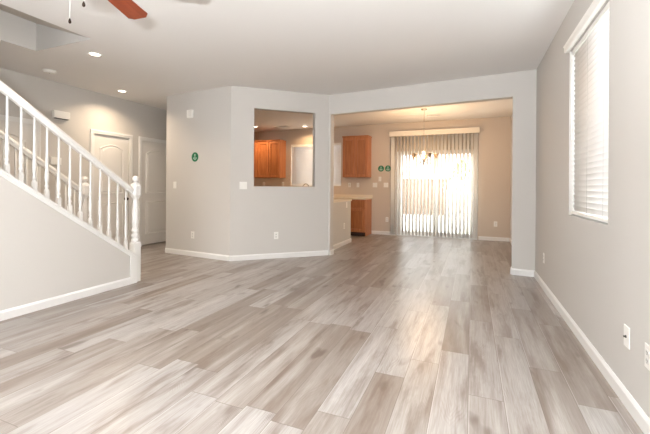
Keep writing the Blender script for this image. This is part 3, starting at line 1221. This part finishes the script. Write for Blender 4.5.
def base(label, x0, x1, nd):
    w = x1 - x0
    root = thing('base_cabinet', label, 'base cabinet', (x0, YB - 0.004, 0), 0, 'oak kitchen base cabinets')
    dep = 0.60
    mb = MB()
    mb.box(0, w, -dep, 0, 0.10, 0.875)
    mb.build('body', M['oak'], root, 0.003)
    mb = MB()
    mb.box(0, w - 0.014, -dep + 0.07, 0, 0, 0.10)
    mb.build('toe_kick', M['dark'], root)
    mb = MB()
    mb.box(w - 0.012, w, -dep + 0.07, 0, 0, 0.10)
    mb.build('side_skirt', M['oak'], root)
    dw = w / nd
    for k in range(nd):
        cab_door(root, k * dw + 0.012, (k + 1) * dw - 0.012, 0.125, 0.66, -dep)
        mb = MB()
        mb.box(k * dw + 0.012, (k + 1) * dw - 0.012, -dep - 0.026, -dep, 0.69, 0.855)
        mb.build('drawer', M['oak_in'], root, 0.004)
    return root


base('oak base cabinet with drawer over door, at the counter end past the peninsula', -2.80, -2.325, 1)
base('oak base cabinet under the kitchen window, mostly behind the peninsula', -4.30, -2.806, 3)

r_ = thing('countertop', 'cream countertop with low backsplash along the back wall', 'countertop', (-2.30, YB, 0.875))
mb = MB()
mb.box(-4.2, 0, -0.64, 0, 0, 0.04)
mb.build('slab', M['counter'], r_, 0.008)
mb = MB()
mb.box(-4.2, 0, -0.02, 0, 0.04, 0.105)
mb.build('backsplash', M['counter'], r_, 0.004)

r_ = thing('kitchen_faucet', 'chrome arched faucet peeking above the pass-through sill before the window', 'faucet', (-3.95, 8.62, 0.9165))
mb = MB()
mb.lathe([(0.028, 0), (0.028, 0.012), (0.018, 0.02), (0.016, 0.10)], 18)
mb.build('base', M['chrome'], r_)
mb = MB()
pts = [(0, 0, 0.09), (0, 0, 0.22)] + [(-0.09 + 0.09 * math.cos(a), -0.02 * (a / PI), 0.235 + 0.095 * math.sin(a)) for a in [PI * i / 12 for i in range(13)]] + [(-0.18, -0.02, 0.19)]
mb.tube(pts, 0.012, 10)
mb.build('spout', M['chrome'], r_)
mb = MB()
mb.tube([(0.015, 0, 0.07), (0.07, 0, 0.10)], [0.009, 0.006], 8)
mb.build('lever', M['chrome'], r_)

# peninsula: half wall with its counter
wall('wall_peninsula', (-2.38, 5.90), (-2.38, 7.33), 0.12, z1=0.875)
baseboard('baseboard_peninsula', (-2.38, 5.90), (-2.38, 7.345))
baseboard('baseboard_peninsula_end', (-2.38, 7.33), (-2.50, 7.33))
r_ = thing('peninsula_countertop', 'cream countertop of the peninsula on the beige half wall', 'countertop', (-2.36, 5.93, 0.875))
mb = MB()
mb.box(-0.66, 0, 0.04, 1.42, 0, 0.04)
mb.build('slab', M['counter'], r_, 0.008)
r_ = thing('peninsula_cabinet', 'oak cabinet behind the peninsula half wall, under its counter', 'base cabinet', (-2.505, 6.02, 0))
mb = MB()
mb.box(-0.48, 0, 0, 1.30, 0.10, 0.875)
mb.build('body', M['oak'], r_, 0.003)
mb = MB()
mb.box(-0.42, 0, 0, 1.30, 0, 0.10)
mb.build('toe_kick', M['dark'], r_)

# ------------------------------------------------------------------ outside the patio door
g = MB()
g.box(-14, 12, 9.01, 30, -0.15, -0.03)
struct(g.build('ground_patio', M['concrete']))
mb = MB()
mb.box(-9, -1.0, 16.4, 16.6, -0.03, 1.52)
mb.box(-9, -1.0, 16.36, 16.64, 1.52, 1.58)
tag(mb.build('garden_wall', M['stucco']), 'tan garden wall across the yard, behind the left glass panel', 'garden wall')
r_ = thing('garden_fence', 'white fence across the yard, behind the right glass panel', 'fence', (-0.98, 16.5, -0.03))
mb = MB()
for k in range(38):
    mb.box(0.06 + k * 0.16, 0.21 + k * 0.16, -0.02, 0.02, 0.04, 1.45)
mb.build('boards', M['fence'], r_)
for z in (0.12, 1.12):
    mb = MB()
    mb.box(0.0, 6.2, -0.05, -0.02, z, z + 0.11)
    mb.build('rail', M['fence'], r_)
for k in range(4):
    mb = MB()
    mb.box(0.0 + k * 2.03, 0.11 + k * 2.03, -0.055, 0.055, 0, 1.55)
    mb.build('post', M['fence'], r_, 0.006)

random.seed(5)


def shrub(x, y, rx, h, z0, label):
    root = thing('shrub', label, 'shrub', (x, y, -0.03), 0, 'shrubs beyond the garden fence')
    mb = MB()
    for k in range(900):
        a, t = random.uniform(0, 2 * PI), random.random()
        zz = z0 + (h - z0) * t
        rr = rx * math.sin(PI * min(0.97, t * 0.85 + 0.13)) * math.sqrt(random.random())
        c = Vector((rr * math.cos(a), rr * math.sin(a), zz))
        d = Vector((random.gauss(0, 1), random.gauss(0, 1), random.gauss(0.3, 0.8))).normalized()
        e = d.orthogonal().normalized()
        s = random.uniform(0.06, 0.12)
        mb.add([c - d * s, c + e * s * 0.45, c + d * s, c - e * s * 0.45], [(0, 1, 2, 3)])
    mb.build('foliage', M['leaf'], root)
    mb = MB()
    for k in range(5):
        a = k * 1.3
        mb.tube([(0.05 * math.cos(a), 0.05 * math.sin(a), 0), (0.3 * rx * math.cos(a), 0.3 * rx * math.sin(a), h * 0.5), (0.5 * rx * math.cos(a), 0.5 * rx * math.sin(a), h * 0.85)], [0.03, 0.02, 0.008], 6)
    mb.build('stem', M['bark'], root)


shrub(-0.45, 18.2, 0.75, 2.5, 0.5, 'leafy green shrub above the white fence, next to the tan wall')
shrub(1.25, 18.0, 0.75, 2.3, 0.5, 'leafy green shrub above the white fence, nearest the right door jamb')
